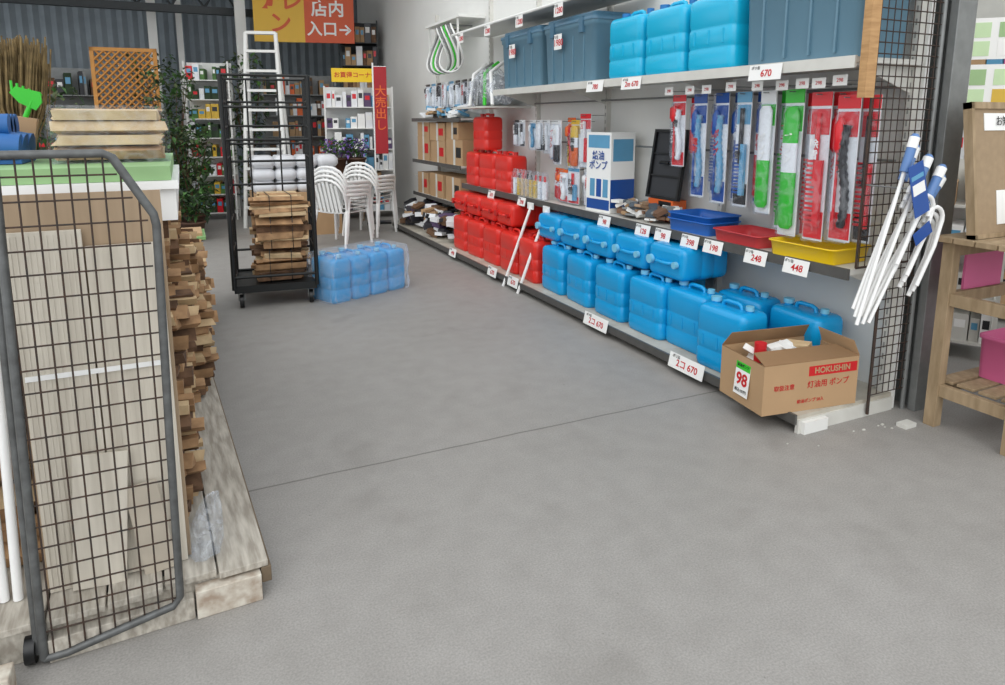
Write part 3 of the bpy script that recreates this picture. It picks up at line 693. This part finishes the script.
# signs
g=G(); so=mat('sign_orange_red','d2562c',.5,noise=.05); g.box((0,-.02,-.36),(.80,.02,.46),so)
g.box((-.80,-.02,-.36),(0,.02,.46),mat('sign_yellow','e2b43c',.5,noise=.05))
for x in (-.6,.6): g.cyl((x,0,.46),(x,0,1.05),.01,steel,6)
o=g.obj('store_entrance_sign',(1.98,12.0,3.13),rad(-12))
text('店内',o,(.38,-.024,.17),FY,.27,paper,bold=.006); text('入口→',o,(.40,-.024,-.15),FY,.25,paper,bold=.005)
text('ガレ\nン',o,(-.38,-.024,.1),FY,.36,so,bold=.008)
g=G(); g.box((-.35,-.01,-.1),(.35,.01,.1),yellow); g.cyl((-.3,0,-.1),(-.3,0,-.16),.01,steel,6); g.cyl((.3,0,-.1),(.3,0,-.16),.01,steel,6)
o=g.obj('yellow_sign',(2.42,10.4,2.16),rad(-12)); text('お買得コーナー',o,(0,-.013,0),FY,.09,redink,bold=.001)
g=G(); rb=mat('banner_red','a8242c',.7,noise=.2); g.box((-.09,-.004,1.02),(.09,.004,2.25),rb); g.cyl((-.10,0,0),(-.10,0,2.3),.012,whitepl,8); g.cyl((-.10,0,2.25),(.09,0,2.25),.006,whitepl,6); g.box((-.25,-.1,0),(.1,.1,.03),blackpl)
o=g.obj('red_banner',(2.62,9.75,0),(0,0,rad(-12))); text('大\n売\n出\nし',o,(0,-.007,1.66),FY,.16,orange,bold=.002)
g=G(); lw_=mat('lattice_wood','c98d48',.7,noise=.3)
for (a,b) in (((-.42,0,0),(-.37,.03,2.5)),((.37,0,0),(.42,.03,2.5)),((-.42,0,2.45),(.42,.03,2.5)),((-.42,0,1.1),(.42,.03,1.16)),((-.42,0,.0),(.42,.03,.06))): g.box(a,b,lw_)
def clipseg(c,s):
    x0,x1=-.37,.37
    za,zb2=1.16,2.45
    if s>0: x0=max(x0,(za-c)); x1=min(x1,(zb2-c))
    else: x0=max(x0,(c-zb2)); x1=min(x1,(c-za))
    return (x0,x1) if x1-x0>.02 else None
c=.8
while c<2.9:
    for s,yy in ((1,.008),(-1,.02)):
        q=clipseg(c,s)
        if q: g.tube([(q[0],yy,c+s*q[0]),(q[1],yy,c+s*q[1])],.016,lw_,4)
    c+=.1
g.obj('wooden_lattice',(-.66,11.2,0),rad(-5))
g=G()
for s in (-1,1):
    g.tube([(s*.3,-.35,0),(s*.2,0,2.7)],.03,white,6); g.tube([(s*.3,.45,0),(s*.2,.03,2.7)],.024,white,6)
for k in range(9):
    f=(k+1)/10; w=.3-.1*f; g.box((-w,-.35+.35*f-.03,2.7*f),(w,-.35+.35*f+.03,2.7*f+.035),white)
g.box((-.2,-.03,2.68),(.2,.06,2.72),white)
g.obj('stepladder',(1.10,10.35,0),rad(-15))
g=G(); sk=mat('sack_white','d8dade',.5,noise=.25)
for k in range(12):
    x=-.4+.27*(k%4); z=.02+(k//4)*.16
    g.loft([rrect(.28*s,.5*s,.08*s,z+h_,4,x,0) for h_,s in ((0,.8),(.04,1),(.11,1),(.155,.75))],sk)
g.box((-.55,-.3,-.55),(.55,.3,0.02),kraft)
g.obj('white_sack_pile',(1.32,9.40,.55))

def plant(name,x,y,z,h,r,n,ms,leaf=.05,pot=True,stems=7,seed=0):
    random.seed(seed+11); g=G()
    pc=mat('pot_brown','5b4032',.7)
    ph=.25
    if pot:
        g.loft([[(rr*math.cos(a),rr*math.sin(a),zz) for a in [2*math.pi*j/16 for j in range(16)]] for rr,zz in ((.1,0),(.14,ph*.9),(.155,ph*.9),(.155,ph),(.13,ph),(.12,ph*.8))],pc)
    for k in range(stems):
        a=R(0,6.28); g.tube([(0,0,ph*.8),(r*.3*math.cos(a),r*.3*math.sin(a),h*.5),(r*.8*math.cos(a),r*.8*math.sin(a),h*R(.8,1))],[.01,.007,.003],fire2,4)
    for k in range(n):
        a=R(0,6.28); rr=r*math.sqrt(R(0,1)); zz=R(.3 if pot else 0,h); s=leaf*R(.6,1.3)
        c=Vector((rr*math.cos(a),rr*math.sin(a),zz)); M=Matrix.Translation(c)@Matrix.Rotation(R(0,6.28),4,'Z')@Matrix.Rotation(R(-1,1),4,'X')
        g.add([(0,0,0),(s*.35,s*.5,.01),(0,s*1.3,-.01),(-s*.35,s*.5,.01)],[(0,1,2,3)],random.choice(ms),M)
    return g.obj(name,(x,y,z))
gd2=mat('leaf_olive','5c6a44',.7,noise=.5,ns=9,col2='2c3420')
for i,(x,y,h,r) in enumerate(((-.12,10.6,2.2,.33),(.08,10.0,1.4,.28),(-.5,9.7,1.5,.35),(-.95,8.9,1.4,.4),(-1.5,9.2,1.9,.5),(-.35,12.2,2.5,.4),(.95,11.5,2.5,.3))):
    plant('potted_shrub',x,y,0,h,r,650,[green,greend,gd2],.08,seed=i)
plant('potted_shrub',.05,9.3,0,.6,.22,260,[green,greend],.07,seed=22)
plant('flowering_plant',2.0,9.95,.711,.5,.22,300,[green,green,mat('flower_purple','8a6ab8')],.05,seed=31)
plant('flowering_plant',2.28,9.95,.711,.5,.2,260,[green,green,mat('flower_purple','8a6ab8')],.05,seed=32)
g=G(); 
for x in (-.3,.26):
    for y in (-.2,.16): g.box((x,y,0),(x+.04,y+.04,.68),woodp)
g.box((-.33,-.25,.68),(.33,.25,.71),woodp); g.obj('plant_table',(2.12,9.97,0),bevel=.003)
rack('storage_rack',-2.2,12.4,rad(8),2.2,.5,2.3,5,[pk,greend,fire2,pk,steel],9,frame=steel)
dbm=mat('dark_beam','34383a',.6)
g=G(); g.box((-5,-.06,0),(1.4,.06,.12),dbm); g.box((-5,-.06,.5),(1.4,.06,.6),dbm)
for k in range(12): g.tube([(-5+k*.5,0,.1),(-4.75+k*.5,0,.5),(-4.5+k*.5,0,.1)],.02,dbm,4)
for x in (-4,-2,0): g.box((x,-.03,.6),(x+.05,.03,.95),dbm)
g.obj('roof_truss',(0,12.9,3.25))
random.seed(77)
g=G()
for k in range(8):
    x,y=R(2.45,3.2),R(2.02,2.14); s=R(.004,.010); g.box((x,y,0),(x+s*1.5,y+s,s*.6),offw)
g.box((3.12,2.0,0),(3.2,2.05,.02),offw)
g.obj('floor_debris')

# ---------------------------------------------------------------- light, camera
w=bpy.data.worlds.new('World'); S.world=w; w.use_nodes=True
bg=w.node_tree.nodes['Background']; bg.inputs[0].default_value=(.94,.97,1,1); bg.inputs[1].default_value=1.35
s=bpy.data.lights.new('overcast_sun','SUN'); s.energy=1.0; s.angle=rad(55); s.color=(1,.985,.96)
so_=bpy.data.objects.new('overcast_sun',s); S.collection.objects.link(so_); so_.rotation_euler=(rad(48),0,rad(-35))
cam=bpy.data.cameras.new('camera'); co=bpy.data.objects.new('camera',cam); S.collection.objects.link(co)
co.location=(0,0,1.5); co.rotation_euler=(rad(80),0,rad(-25)); cam.sensor_width=36; cam.lens=680/1005*36; cam.shift_y=-.102; cam.clip_end=100
S.camera=co
S.view_settings.view_transform='Standard'
